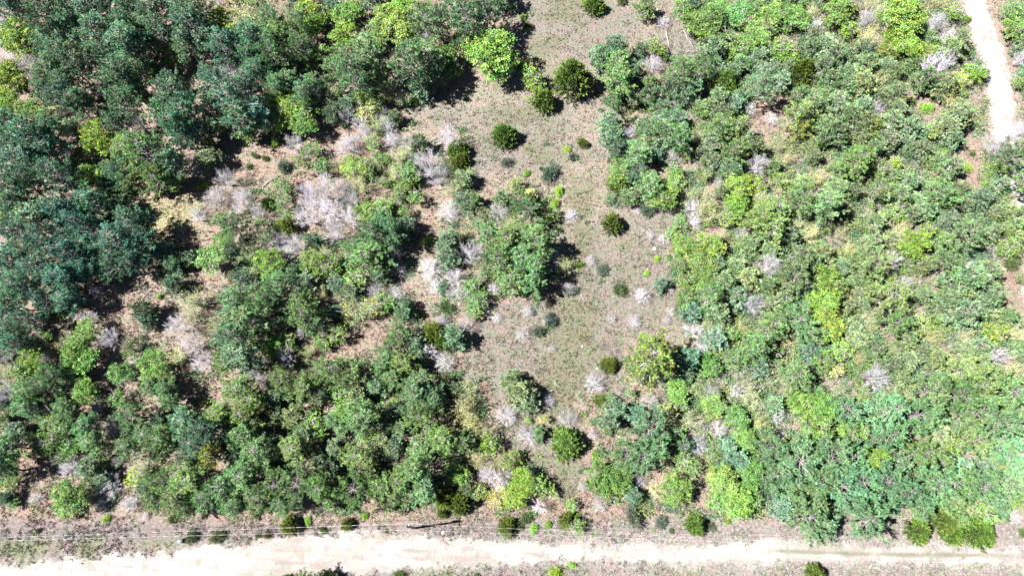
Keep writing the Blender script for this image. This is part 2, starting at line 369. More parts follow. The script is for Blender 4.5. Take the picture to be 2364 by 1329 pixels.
def make_bare(H=2.6, R=2., stems=42, side=8, th=.25, spread=1.0):
    stems = int(stems*2.1); side = int(side*1.9)
    st = Bag(); tw = Bag()
    for k in range(stems):
        a = rng.uniform(0, 6.28); inc = rng.uniform(0, 1)**.6*spread; w = rng.uniform(.8, 1.15)*np.ones(3)
        e = np.array([math.cos(a)*R*inc, math.sin(a)*R*inc, H*math.sqrt(max(.12, 1-.8*inc*inc))*rng.uniform(.75, 1.05)])
        m = e*[.45, .45, .55]+rng.normal(0, .08, 3); tubes(st, [m*0+[0, 0, 0], m], [m, e], [.035*th, .026*th], [.026*th, .01*th], w)
        for j in range(side):
            s = rng.uniform(.15, 1); b0 = m + (e-m)*s; d2 = unit(unit(e-m)*1.1 + rng.normal(0, .55, 3)); l = rng.uniform(.25, .7)*R/2
            e2 = b0 + d2*l; b1 = b0 + d2*l*.5; e3 = b1 + unit(d2 + rng.normal(0, .6, 3))*l*.5
            tubes(tw, [b0, b1], [e2, e3], .016*th, .008*th, w*rng.uniform(.8, 1.2))
    return dict(stems=st.mesh('bare_stems', M_twig), twigs=tw.mesh('bare_twigs', M_twig)), H, R
def make_cedar(H=5., R=3., n=300, droop=.0):
    tb, q = trunk_path(H, .08, .13, top=.92); fo = Bag(); br = Bag()
    for k in range(n):
        t = (k+rng.random())/n; t = t**.9; L = R*(1-t)**.75*rng.uniform(.82, 1.1)+.12; a = k*2.39996 + rng.uniform(-.3, .3)
        p = at_path(q, .06+.9*t); dv = unit(np.array([math.cos(a), math.sin(a), .25+.5*t-droop])); e = p + dv*L*(1+.2*math.sin(a*3+H)*rng.uniform(.3, 1))
        if k % 3 == 0: tubes(br, [p], [e*.9+p*.1], .03, .01, GREYT*.7)
        m = int(10 + L*9); s = rng.uniform(.35, 1.0, m)**.7; P = p + (e-p)*s[:, None] + rng.normal(0, .1, (m, 3))
        Dd = dv + rng.normal(0, .42, (m, 3)) + [0, 0, .25]; tip = (.75+.7*(s > .85))[:, None]
        spikes(fo, P, Dd, rng.uniform(.25, .55, m), rng.uniform(.05, .09, m), tones(m, .75, 1.25)*tones(1, .6, 1.5)*tip*np.where(s[:, None] > .85, [[1.15, 1.05, .8]], [[1, 1, 1]]))
    return dict(trunk=tb.mesh('juniper_trunk', M_bark), branches=br.mesh('juniper_branches', M_twig), crown=fo.mesh('juniper_crown', M_cedar)), H, R
def make_shrub(H=1.6, R=1.4, n=170, leafy=False):
    fo = Bag(); st = Bag()
    for k in range(n):
        a = k*2.39996; inc = math.sqrt((k+.5)/n); e = np.array([math.cos(a)*R*inc, math.sin(a)*R*inc, H*math.sqrt(max(.05, 1-inc*inc*.92))])*rng.uniform(.62, 1.22)*(1+.16*math.sin(a*2+R*5)+.1*math.sin(a*5+H*9))
        if k % 4 == 0: tubes(st, [e*[.1, .1, 0]], [e*.92], .03, .012, GREYT*.7)
        m = 16; s = rng.uniform(.55, 1, m); P = e*s[:, None] + rng.normal(0, .08, (m, 3))
        c = tones(m, .8, 1.2)*tones(1, .7, 1.3)
        if leafy: leaves(fo, P + rng.normal(0, .1, (m, 3)), rng.uniform(.06, .13, m), c)
        else: spikes(fo, P, unit(e) + rng.normal(0, .5, (m, 3)), rng.uniform(.15, .34, m), rng.uniform(.03, .05, m), c)
    return dict(stems=st.mesh('shrub_stems', M_twig), foliage=fo.mesh('shrub_foliage', M_leaf if leafy else M_cedar)), H, R

PROTO = {
 'pine': [make_pine(11, 3.5, 14, 1.0), make_pine(10, 3.6, 12, .9, .4), make_pine(11.5, 3.3, 15, 1.05), make_pine(9.5, 3.7, 12, .85, .45), make_pine(10.5, 3.4, 13, 1.1)],
 'openpine': [make_pine(9, 4.0, 9, 1.2, .5, .5, .6, .38), make_pine(9, 4.0, 8, 1.2, .5, .55, .6, .38), make_pine(9.5, 3.9, 10, 1.1, .45, .5, .8, .42)],
 'smallpine': [make_pine(4.5, 2.0, 9, 1.5, .25, .12), make_pine(4.2, 2.1, 8, 1.5, .2, .15), make_pine(5, 1.9, 10, 1.4, .25, .15)],
 'leafy': [make_leafy(), make_leafy(8, 2.9, 250), make_leafy(7, 3.1, 220), make_leafy(7.5, 3, 210, 34, .12, .45)],
 'loose': [make_leafy(6.5, 2.9, 110, 20, .11, .5, .1, 16), make_leafy(6, 3, 100, 22, .11, .5, .1, 16), make_leafy(6.5, 2.8, 120, 18, .11, .5, .1, 16)],
 'smallleafy': [make_leafy(4, 1.8, 75, 20, .11, .33, .1, 14), make_leafy(3.6, 1.9, 65, 20, .11, .36, .1, 14), make_leafy(4.2, 1.7, 80, 18, .12, .34, .1, 14), make_leafy(3.8, 1.8, 60, 22, .11, .4, .05, 16), make_leafy(3.2, 2, 60, 20, .11, .36, .05, 16)],
 'budding': [make_budding(), make_budding(5.5, 3.0, 700), make_budding(6, 2.6, 1100)],
 'bare': [make_bare(), make_bare(2.4, 2.0, 50, 9), make_bare(2.8, 1.9, 36, 9), make_bare(3, 2, 46, 8)],
 'baretree': [make_bare(6, 2.4, 24, 11, .42, .9), make_bare(6.5, 2.2, 20, 12, .45, .9), make_bare(5.5, 2.5, 24, 10, .42, .95)],
 'cedar': [make_cedar(), make_cedar(5.5, 2.8, 320), make_cedar(4.5, 3, 280)],
 'shrub': [make_shrub(), make_shrub(1.8, 1.4, 190), make_shrub(1.4, 1.5, 160)],
 'leafshrub': [make_shrub(1.8, 1.5, 170, True), make_shrub(2, 1.4, 190, True), make_shrub(1.6, 1.5, 150, True)],
}
# code: (proto, object name, category, phrase, crown colour, height/radius, group, colour jitter)
K = {
 'PT': ('pine', 'pine_tree', 'pine tree', 'blue-green pine', (.092, .215, .125), 2.9, 'tall pines of the woods'),
 'PG': ('pine', 'pine_tree', 'pine tree', 'mid-green pine', (.108, .215, .075), 2.4, 'tall pines of the woods'),
 'PO': ('pine', 'pine_tree', 'pine tree', 'yellow-green pine', (.125, .19, .035), 2.2, 'tall pines of the woods'),
 'PR': ('openpine', 'pine_tree', 'pine tree', 'open-crowned pale-branched pine', (.092, .185, .075), 2.1, 'open-crowned pines'),
 'PS': ('smallpine', 'young_pine', 'young pine', 'grey-green young pine', (.125, .215, .115), 2.0, 'young pines'),
 'DL': ('leafy', 'leafy_tree', 'leafy tree', 'lime-green leafy tree', (.135, .25, .055), 2.1, 'leafy spring trees'),
 'DG': ('leafy', 'leafy_tree', 'leafy tree', 'dull green leafy tree', (.118, .22, .06), 2.0, 'leafy spring trees'),
 'DY': ('loose', 'leafy_tree', 'leafy tree', 'yellow loose-crowned tree', (.25, .31, .09), 2.0, 'leafy spring trees'),
 'DP': ('budding', 'budding_tree', 'budding tree', 'pale budding tree', (.28, .35, .13), 2.0, 'budding pale trees'),
 'C': ('cedar', 'juniper_tree', 'juniper', 'dense dark juniper', (.052, .095, .024), 1.9, 'junipers'),
 'B': ('bare', 'bare_shrub', 'bare shrub', 'leafless whitish shrub', (.40, .385, .405), 1.25, 'leafless shrubs'),
 'BT': ('baretree', 'bare_tree', 'bare tree', 'leafless grey tree', (.36, .345, .37), 2.3, 'leafless trees'),
 'S': ('shrub', 'evergreen_shrub', 'shrub', 'dark green shrub', (.07, .11, .04), 1.1, 'low shrubs'),
 'SJ': ('shrub', 'juniper_shrub', 'shrub', 'blue-grey juniper shrub', (.075, .11, .08), 1.1, 'low shrubs'),
 'SL': ('leafshrub', 'leafy_shrub', 'shrub', 'lime leafy shrub', (.155, .29, .045), 1.1, 'low shrubs'),
}
LIST = '''
PT 15 15 35; PT 45 20 30; DL 38 78 42; DP 70 45 30; DL 52 110 32; DL 25 175 42; DL 52 200 26; DL 18 232 34; PT 112 35 48; PT 155 62 42; PT 108 100 36; PT 165 15 36; BT 55 148 34
DL 168 92 22; DL 190 112 20; PT 205 30 44; PT 250 20 40; PT 300 22 42; PT 352 30 42; PT 232 78 48; PT 282 62 38; PT 332 62 30; PT 365 72 34; SL 335 70 14; PT 287 105 46; PT 330 98 32
PT 250 125 34; PT 150 132 42; PT 188 160 34; PT 272 170 42; PT 320 162 30; PT 302 198 36; DY 380 115 26; DL 386 140 20; DP 422 138 28; PT 440 60 48; PT 458 22 38; PT 430 96 34; DL 520 50 38; DP 572 38 44
DL 588 62 26; DL 500 82 24; PT 515 110 38; PT 582 90 42; PT 576 132 34; PT 118 168 38; PT 150 195 36; PT 142 222 36; PT 172 236 36; PT 100 205 30; DP 120 240 36; DG 60 252 34; DP 92 278 28; PT 282 238 40; PT 262 285 28
PT 408 215 46; PT 388 248 40; PT 432 262 46; PT 400 292 38; PT 425 312 32; PT 494 190 38; PT 532 222 46; PT 570 200 38; PT 590 172 36; PT 552 262 42; PT 488 244 34; PT 592 262 38; DL 226 322 44; DL 232 288 20
PG 332 345 52; PG 290 352 42; PG 312 402 38; PG 356 415 40; PT 282 402 34; PT 386 370 38; PT 30 290 42; PT 70 320 46; PT 112 302 36; PT 62 370 46; PT 20 350 42; PT 112 350 36; PT 132 402 42; PT 62 422 46; PT 20 432 42
DG 176 375 30; DG 202 408 34; B 450 382 36; PS 480 370 28; BT 520 412 30; SL 466 430 12; SL 487 343 12; SL 520 350 9; S 575 385 9; S 590 360 8
DP 610 20 38; PT 628 50 36; PT 690 52 30; DP 662 30 30; DL 702 25 32; DL 722 62 32; DL 746 34 26; PT 770 14 24; DL 802 28 34; B 815 42 18; DL 795 86 38; DL 832 24 22; DL 886 34 34; DG 868 62 28; DL 932 20 38; DL 914 60 38; DL 950 50 28
PG 640 82 42; PT 624 118 42; PT 692 110 32; DL 736 122 24; DG 720 142 24; PR 790 132 40; PT 850 122 46; PT 814 172 46; PT 860 176 38; PR 778 164 36; DG 860 92 32; PR 986 62 42; BT 992 84 28; PT 1016 44 34; DL 956 96 24; DL 904 160 26
PT 950 142 46; PG 986 132 42; PT 1002 166 28; DG 1030 130 32; PT 970 192 28; DL 1050 125 26; DG 1062 98 28; DG 1042 165 26; PT 1080 30 46; PT 1122 24 40; DL 1060 46 20; DL 1086 66 28; DG 1160 76 20; DL 1136 118 58; DL 1150 160 38
PT 640 200 34; PT 668 188 30; PT 702 220 30; DL 652 232 36; DL 692 252 42; DL 640 276 38; DG 702 290 34; DL 615 222 20; PT 722 200 32; PS 800 240 26; BT 802 262 26; DG 850 225 30; DY 842 256 24; DG 868 242 22; SL 955 230 16
B 893 292 26; B 880 262 20; DP 868 290 24; B 842 312 26; B 808 340 34; DG 700 370 28; DG 722 345 24; BT 680 330 26; SL 635 330 14; DG 740 382 22; SJ 655 385 20; S 612 366 9; DL 860 330 20; DG 870 360 18; DL 886 366 18; B 866 365 12; B 906 330 24
DP 778 382 22; DG 818 386 32; DG 850 392 26; B 940 330 26; PS 970 330 24; SL 965 342 10; BT 1034 315 34; C 1056 345 28; C 1062 370 24; BT 990 378 44; BT 1012 402 34; PG 960 370 22; DG 945 400 28; C 952 412 24; DL 884 420 20; DL 930 432 24
C 1165 312 34; B 1165 304 14; SJ 1170 375 15; DG 1190 425 20; S 1075 230 6; S 957 285 4; BT 750 432 42; DP 832 422 28; DG 655 430 28; SL 1215 400 11; S 1250 390 6
C 1372 12 28; SL 1352 4 12; S 1435 2 14; PS 1488 14 22; B 1530 52 17; SL 1207 40 9; S 1217 62 13; DG 1580 15 28; DG 1605 50 34; DG 1640 40 38; DG 1625 70 30; DG 1665 20 30; DG 1702 30 34; DL 1722 52 28; DG 1740 18 30; DG 1785 30 34; DG 1752 62 32; PS 1600 75 11
DG 1680 92 28; DG 1740 92 34; DG 1702 122 26; PS 1650 112 32; B 1672 122 18; C 1322 182 52; DL 1225 172 26; DL 1236 196 26; SL 1200 152 18; C 1256 234 29; DL 1228 230 16; PG 1415 110 30; PG 1390 130 26; PG 1430 150 38; PG 1430 185 38; PG 1452 166 30; PG 1422 216 28
DG 1515 110 24; B 1505 152 28; DG 1532 130 15; PG 1570 160 38; PG 1602 200 28; PG 1560 200 28; PG 1580 222 24; PR 1620 160 30; C 1675 186 32; C 1682 204 22; PT 1760 202 34; PT 1755 172 28; BT 1735 250 20; PS 1500 215 26; B 1530 225 14; B 1548 240 14
DL 1505 250 14; PR 1410 242 26; PG 1405 280 28; PG 1420 312 28; BT 1450 308 24; PG 1425 342 24; PG 1490 292 28; PG 1530 302 32; PG 1570 312 34; PG 1540 275 24; PS 1570 275 24; DG 1620 250 22; PT 1670 262 25; PG 1660 292 34; PG 1700 292 34; PG 1716 312 26
C 1345 330 15; SL 1308 345 10; SJ 1322 362 13; SJ 1268 400 25; SL 1290 440 12; PG 1470 352 34; DG 1435 394 34; PG 1470 400 30; C 1430 422 30; PG 1500 422 34; DL 1558 394 24; DG 1560 420 26; DG 1530 440 34; B 1500 370 10; PS 1516 352 18
DG 1580 355 18; DL 1625 370 14; DL 1628 405 20; PG 1640 340 28; PG 1700 350 34; PG 1740 340 30; PG 1690 390 30; DL 1702 430 34; DL 1742 422 24; B 1660 420 14; DL 1790 120 28; B 1780 275 18
DG 1800 30 34; DG 1840 42 34; DL 1812 66 20; DG 1772 62 26; BT 1885 60 20; DG 1930 25 34; DG 1915 52 20; DG 1952 10 28; DL 1960 65 24; BT 2005 40 26; DP 2002 82 28; DP 2022 60 20; DL 2080 42 52; DL 2112 40 34; DL 2062 88 30; DL 2092 100 34; DL 2090 10 30; DG 2050 112 30
BT 2165 50 28; DG 2200 28 22; SL 2230 46 14; BT 2190 85 26; PG 2220 92 26; DG 2150 90 26; DG 2130 120 30; DG 2325 25 22; DG 2345 62 32; DG 2352 18 26; DG 2358 84 26; PG 2358 112 18; BT 2360 130 22
PG 1880 82 28; PG 1902 102 32; PG 1870 112 26; DL 1820 120 28; DL 1802 96 22; PG 1930 130 32; PG 1990 112 28; PG 1960 170 30; PG 1900 150 28; PG 2002 152 28; PG 1985 190 30; PG 1950 202 28; C 1850 165 34; PS 1850 215 24; BT 2160 150 38; PS 2200 112 26; PS 2140 182 28; PS 2180 192 28; BT 2192 132 24
DL 2246 165 28; DG 2268 170 18; DY 2220 186 22; DG 2214 210 20; S 2105 235 12; SL 2138 250 18; S 2155 228 11; PG 1840 262 34; PG 1870 240 28; PG 1902 230 28; PG 1930 240 32; PG 1960 262 30; PG 1900 290 30; PO 1850 300 26; PG 1930 302 30; PG 2000 282 30; B 2025 250 25
PO 2010 292 24; PG 2060 282 30; PG 2100 292 28; PG 2050 322 30; PG 2205 266 32; PG 2220 250 24; PG 2190 290 28; PG 2200 320 24; SL 2183 345 13; S 2224 330 6; S 2245 355 8; SL 2235 388 13; PS 2200 385 28; BT 2325 335 36; BT 2300 330 30; PR 2332 362 34; BT 2350 300 30
DG 2315 386 22; DG 2352 190 20; DL 2070 375 20
PT 30 478 44; PT 82 500 44; PT 142 488 42; PT 182 520 40; PT 205 468 38; PT 40 545 44; PT 100 560 42; PT 152 580 42; PT 200 572 34; PT 30 605 44; PT 90 622 42; PT 148 640 42; PT 196 618 30; PT 45 665 40; PT 100 690 32; PT 150 694 30; PT 60 742 34; PT 12 690 36; PT 300 520 42; PT 270 560 46; PT 322 560 42; PT 260 610 34; PT 302 602 30; PT 330 512 28; DP 440 480 26; BT 455 495 24; B 500 462 34; B 562 455 26; PG 540 520 38; DG 520 552 30; DG 490 596 38; PS 395 610 26; PS 395 652 24; SL 368 685 10; SL 438 615 9
PT 15 722 30; PT 20 762 30; PT 30 792 28; BT 120 700 24; BT 200 735 28; PS 330 712 28; PS 342 742 22; DP 450 690 34; DP 445 722 24; BT 250 780 28; DL 200 770 34; DL 175 812 38; DP 150 790 26; DL 190 835 36; DL 70 832 34; DL 58 856 28; PG 122 862 34
DG 350 832 34; DG 362 870 36; DG 300 802 24; DP 400 822 30; DG 280 862 30; BT 410 750 34; BT 442 790 36; BT 470 832 30; PG 540 700 46; PG 570 742 46; PT 530 782 42; PT 560 822 42; PG 590 700 36; PG 520 832 30; DL 533 636 16; PS 560 640 24; DL 600 512 20
DL 650 470 24; DL 662 498 20; C 665 522 28; C 617 470 20; BT 720 452 42; BT 762 482 42; BT 710 492 38; BT 802 502 34; BT 770 532 34; B 640 562 34; B 660 592 28; DP 610 540 30; DL 620 602 34; DG 632 632 30; PG 640 662 38; PT 620 692 34
DG 845 490 30; PT 860 532 38; PT 900 530 34; PT 932 542 26; PS 870 500 20; PS 940 520 24; DL 886 475 24; DL 920 450 24; DL 935 490 20; B 925 465 18; DG 960 455 24; PG 840 592 42; PG 872 592 34; PG 820 570 30; DG 720 602 32; DL 760 615 28; DG 772 600 22
DL 820 640 28; PG 810 666 26; PG 870 630 26; B 915 582 24; B 920 622 24; B 915 682 26; DY 860 706 28; DL 886 700 28; DP 830 722 34; DY 800 720 22; PT 700 650 28; PG 700 722 42; PG 730 742 32; PG 690 700 30; DG 650 746 24; DG 660 792 26; B 755 766 18; DL 780 770 26; DG 742 790 22
DG 630 802 30; BT 662 822 28; DG 602 782 28; PG 930 722 24; PG 942 700 20; PG 920 770 34; PG 900 802 30; PG 950 792 28; C 1000 770 32; C 1022 790 26; PS 1052 775 28; B 1040 765 24; B 1015 745 22; DY 1045 792 15
PG 880 842 34; PG 932 842 34; PG 960 832 28; PG 902 872 30; B 1025 836 28; PG 770 856 42; PG 740 862 32; PG 820 862 34; PG 650 872 34; PT 972 882 34; SL 983 556 15; PG 1034 560 28; PG 1030 590 28; B 1036 490 30; BT 1085 580 34; B 1050 602 24
PG 1070 460 18; PG 1082 482 20; B 1150 490 28; B 1000 622 34; B 1010 662 26; DG 1090 660 24; DG 1100 690 28; DG 1095 722 20; PS 1025 665 18; S 1030 710 18; PG 1130 540 38; PG 1170 560 38; PG 1150 602 42; PG 1200 602 46; PG 1230 622 42; PG 1240 562 42; PG 1210 542 34; PG 1180 642 34; PG 1230 652 30
PR 1215 490 34; PR 1195 468 28; DL 1248 520 18; SL 1280 470 14; SL 1290 450 8; C 1413 516 28; DG 1413 455 13; DG 1450 455 24; DG 1530 452 34; SJ 1495 487 16; B 1320 500 17; B 1470 487 10; B 1500 545 12; B 1535 552 14; B 1365 600 16; SJ 1390 622 16; B 1312 665 20; SJ 1318 672 15; SL 1340 610 8
S 1430 668 18; B 1483 683 25; SL 1493 630 8; SL 1517 597 8; SL 1450 636 4; SL 1543 593 7; PS 1530 655 20; B 1545 670 12; B 1217 720 20; SJ 1240 688 12; SJ 1265 700 13; SJ 1270 740 18; B 1262 742 12; SJ 1243 765 18; B 1205 770 20; B 1465 742 18; B 1410 735 14; B 1275 805 11; B 1548 718 14; B 1540 740 12
B 1148 735 13; PO 1500 820 56; C 1405 842 20; B 1372 885 28; DP 1640 480 38; B 1600 512 24; DG 1570 512 20; DG 1550 542 20; DG 1580 562 30; DG 1700 472 30; DG 1640 562 34; DG 1620 602 36; DG 1572 612 24; DG 1590 652 28; DG 1620 642 30; PG 1640 682 38; DG 1580 692 24; PG 1600 722 28; PG 1670 652 28
B 1712 542 24; PG 1750 502 42; PG 1780 532 38; PG 1730 562 28; PG 1790 482 34; BT 1780 612 34; BT 1740 702 32; PG 1700 682 28; PG 1662 722 30; PG 1720 642 30; B 1600 762 28; B 1620 800 20; PG 1590 832 32; PG 1650 782 28; DL 1690 770 22; DG 1640 842 30; DG 1690 832 28; PG 1740 802 42; PG 1780 752 38; PG 1752 852 30; DP 1720 882 28; DP 1772 870 28
DL 1910 525 20; DL 1915 650 44; DL 1898 692 38; DL 1910 742 38; DL 1900 772 28; DP 1870 712 24; DL 2110 562 40; DL 2140 532 24; DP 2082 532 26; PT 1900 472 40; PG 1850 462 38; BT 2060 602 26; BT 2092 652 22; PS 2230 640 44; BT 2230 625 28; PS 2280 622 34; PS 2180 690 34; PS 2230 722 36; PS 2280 682 34; BT 2260 690 28
DL 2300 762 28; DG 2340 570 28; DG 2310 576 18; S 2335 610 18; DG 2356 640 15; BT 2025 870 36; DL 1900 832 28; DY 1930 852 24; BT 2310 822 28
BT 15 902 30; PG 60 902 36; PG 100 890 34; PG 62 942 32; DL 195 902 34; DL 130 962 28; DG 102 972 24; PG 150 942 32; DG 140 992 26; DL 120 1022 28; DG 162 1032 26; DG 140 1056 22; B 230 942 24; B 265 985 28; PG 200 982 32; PG 210 1022 32; DL 270 920 24; PG 300 952 36; PG 340 1002 32; PG 290 1032 32; PG 370 1012 34; DG 230 1062 24
PG 380 902 30; PG 350 890 26; PG 392 922 24; PT 430 972 42; PT 470 992 42; PT 450 1022 34; PG 500 962 38; PG 550 902 38; PG 582 922 34; PG 560 962 38; PG 560 1002 38; PG 590 1042 38; PO 480 1052 34; DP 330 1082 28; DY 310 1102 22; B 165 1076 28; B 148 1088 20; PS 210 1082 28; B 270 1066 20; B 255 1122 34; PS 230 1106 22
B 85 1150 18; DG 160 1146 42; DG 190 1156 28; DG 150 1180 22; B 235 1166 20; BT 300 1160 22; DL 25 1110 22; PS 10 1150 20; DG 28 1162 18; B 335 1190 12; SL 245 1197 9; S 398 1198 11; S 442 1238 16; S 502 1238 17; S 88 1224 7; S 595 1235 8
PG 370 1112 36; PG 402 1150 36; PG 440 1112 42; PG 470 1152 38; PG 510 1122 42; PG 540 1162 32; PG 562 1102 42; PG 590 1152 38; PG 350 1152 26; PG 430 1172 24
PT 960 902 38; PT 1000 922 34; PT 840 962 42; PR 640 1122 44; PR 690 1122 44; PG 650 1162 30; PG 740 1132 42; PR 820 1132 46; PG 880 1122 38; PG 922 1112 38; PT 960 1082 46; PT 980 1122 38; PG 900 1162 26; PG 940 1152 28; C 1062 1160 34; C 1022 1150 26; C 1020 1184 15
DL 1055 1092 30; DP 1070 942 34; DP 1085 982 28; DP 1082 902 28; DL 1130 1026 28; DP 1090 1042 22; DP 1150 1072 24; B 1130 1092 28; DG 1180 1062 26; PG 1020 1012 38; PG 1062 1022 30; C 668 1213 22; SL 710 1203 10; C 800 1210 18; S 745 1223 10; S 617 1234 10; SL 842 1190 10; S 892 1225 5; C 1170 1215 24; S 1197 1215 12
PG 700 1350 32; C 752 1346 30; C 655 1345 18; S 920 1330 14; S 1100 1330 9; PS 1180 880 24; PS 1200 902 32; B 1185 870 22; PS 1215 922 26; B 1265 925 18; B 1237 905 16; B 1168 960 28; DY 1255 968 15; DL 1220 970 10; B 1220 1005 28; PS 1245 1002 20
B 1312 965 28; C 1308 1022 42; B 1370 1000 18; C 1385 925 18; PS 1430 940 24; DG 1412 920 18; DL 1455 905 16; B 1500 930 28; PG 1470 952 26; DL 1560 900 32; DG 1572 926 24; PR 1500 990 44; PR 1440 1042 46; PR 1480 1052 42; PG 1520 1032 36; DG 1390 1102 40; DG 1430 1102 34; PS 1460 1140 24; DG 1400 1122 26; SL 1375 1050 12
DG 1560 1002 28; DG 1575 1062 28; DG 1600 1078 22; B 1620 985 20; B 1655 990 25; B 1610 1025 28; DL 1655 1030 20; PS 1685 1030 22; DG 1640 1046 18; DG 1700 962 30; DG 1650 932 30; DG 1720 1012 30; BT 1640 902 26; BT 1702 902 26; DG 1560 1130 36; SL 1573 1115 12; DY 1540 1100 8
DL 1670 1112 38; DL 1732 1092 34; DL 1702 1160 38; DL 1660 1160 28; DL 1740 1150 24; DL 1742 1072 26; SL 1650 1080 14; SL 1730 1045 13; B 1675 1142 12; DL 1210 1112 34; DL 1242 1122 26; DL 1190 1142 32; DL 1270 1132 20; B 1235 1118 13; DL 1320 1166 20; C 1308 1200 24; DL 1330 1210 22; S 1215 1195 14; SL 1265 1210 10; SL 1232 1220 12
B 1345 1122 16; B 1385 1165 18; SJ 1463 1192 26; SJ 1525 1205 17; C 1605 1210 27; SJ 1640 1215 13; S 1550 1225 7; SL 1678 1203 9; SL 1280 1326 17; SL 1320 1303 9; DL 1850 932 34; DL 1900 942 38; DL 1890 982 28; DP 1940 902 28; DL 1870 1002 22; DL 1960 1002 26; DL 1990 992 22; B 1790 962 24; B 1800 1000 18
PR 1840 1062 52; PR 1910 1052 48; PR 1960 1062 38; PR 1880 1112 46; PR 1932 1122 48; PR 1980 1112 42; PT 2050 952 46; PR 2110 962 46; PT 2060 1002 38; PR 2200 922 54; PR 2250 952 46; PT 2150 902 42; PR 2300 982 52; PR 2330 902 46; PT 2350 1052 42; DL 2025 1062 32; PR 2040 1112 46; PR 2090 1132 48; PR 2150 1112 50; PR 2200 1112 46; PR 2260 1122 42; PR 2120 1160 40; PG 2190 1150 34; PG 2330 1112 38
PR 1860 1192 48; PG 1902 1212 32; PR 2003 1200 54; C 2120 1226 32; C 2180 1202 34; C 2200 1232 26; C 2260 1230 38; DL 2222 1200 24; DL 2275 1186 28; S 2362 1230 11; C 1880 1324 28; B 2340 1190 20; SL 2120 1195 12
'''
items = []
for tok in LIST.replace('\n', ';').split(';'):
    tok = tok.split()
    if len(tok) == 4: items.append([tok[0], float(tok[1]), float(tok[2]), float(tok[3]), True])

# gaps between the trees above, filled with more of what grows around them
def region_kinds(px, py):
    if px > 1560:
        if py > 880 and px > 1780: return ['PR', 'PR', 'PS', 'PG', 'DG']
        if px < 1760: return ['PS', 'DG', 'DP', 'PS', 'DP', 'BT']
        return ['PG', 'PS', 'PS', 'PR', 'DP', 'DG', 'PS']
    if px < 560 and py < 700: return ['PT', 'PS', 'DG', 'BT']
    if py > 880 and px < 1100: return ['PG', 'PS', 'DG', 'PS']
    if py < 270: return ['PS', 'DL', 'DG', 'DP']
    return ['DP', 'DG', 'BT', 'PS', 'DP', 'B', 'DY']
fr = random.Random(5)
for it in items:
    if it[0] in ('PT', 'PG') and (it[3] <= 28 and it[1] > 560 or it[3] <= 32 and it[1] > 1400): it[0] = 'PS'  # listed pines with smaller crowns are built and named as young pines
    if it[0] in ('PT', 'PG', 'PR', 'PO'): it[3] *= 1.12
    elif it[0] in ('DL', 'DG', 'DP', 'DY', 'PS') and it[3] > 20: it[3] *= 1.08
XY = [(i[1], i[2], i[3]) for i in items]
polys = OPEN
from collections import Counter
CNT = Counter(K[i[0]][2] for i in items)
tries = 0; nfill = 0
while tries < 9000:
    tries += 1
    px, py = fr.uniform(-15, PW+15), fr.uniform(-15, 1180)
    code = fr.choice(region_kinds(px, py)); r = fr.uniform(38, 50) if code in ('PT', 'PG', 'PR') else fr.uniform(20, 32)
    if CNT[K[code][2]] >= 298: continue
    q = r*.7; X5 = np.array([px, px-q, px+q, px, px]); Y5 = np.array([py, py, py, py-q, py+q]) + (14 if code[0] == 'P' else 4)
    if any(inpoly(X5, Y5, p).any() for p in polys): continue
    if any((px-a)**2 + (py-b)**2 < (.58*(r+c))**2 for a, b, c in XY): continue
    items.append([code, px, py, r, False]); XY.append((px, py, r)); nfill += 1; CNT[K[code][2]] += 1
print('plants', len(items), 'filled', nfill, CNT)

# ------------------------------------------------------------------ labels from landmarks one can find
LM = [(1136,118,'biggest meadow-edge lime tree'), (2080,45,'top-right lime tree'), (1322,182,'big round upper-meadow juniper'), (938,1213,'utility pole'),
      (1308,1022,'feathery lower-clearing juniper'), (1500,820,'yellow-green clearing pine'), (1912,700,'right-woods lime pair'), (2003,1200,'pine overhanging the road'),
      (226,322,'left-woods lime tree'), (300,560,'lone black-shadowed pine'), (1200,600,'mid-clearing pine clump'), (2300,160,'white track'),
      (1690,1120,'lime thicket near the road'), (668,1213,'juniper under the wires'), (160,1146,'lower-left verge tree'), (750,470,'grey leafless thicket'),
      (860,706,'yellow tree left of centre'), (2230,650,'right-edge grey thicket'), (20,20,'top left corner'), (20,860,'lower left woods edge'), (1165,312,'half-dead meadow juniper'), (1785,260,'right-woods tan gap')]
ORD = ['nearest', 'second nearest', 'third nearest', 'fourth nearest', 'fifth nearest', 'sixth nearest', 'seventh nearest', 'eighth nearest', 'ninth nearest', 'tenth nearest', 'eleventh nearest', 'twelfth nearest', 'thirteenth nearest', 'fourteenth nearest']
DIRS = ['right of', 'upper right of', 'above', 'upper left of', 'left of', 'lower left of', 'below', 'lower right of']
FIXED = {(1136,118): 'biggest lime-green leafy tree, at the upper left edge of the open meadow', (2080,42): 'brightest large lime tree at the top right, left of the white track',
 (1322,182): 'big round dark juniper standing alone high in the meadow', (1308,1022): 'round feathery green juniper low in the clearing below a white bare shrub',
 (1500,820): 'yellow-green broad pine on the right edge of the lower clearing', (2003,1200): 'open pine whose long pale branches overhang the road at lower right',
 (226,322): 'round lime tree standing among blue-green pines in the left woods', (668,1213): 'round dark juniper just below the pines under the wires',
 (1165,312): 'half-dead juniper with pale twigs at its centre in the meadow', (1413,516): 'rounded dark juniper alone in the middle of the clearing', (1312,965): 'white leafless shrub just above the round feathery juniper'}
entries = {}
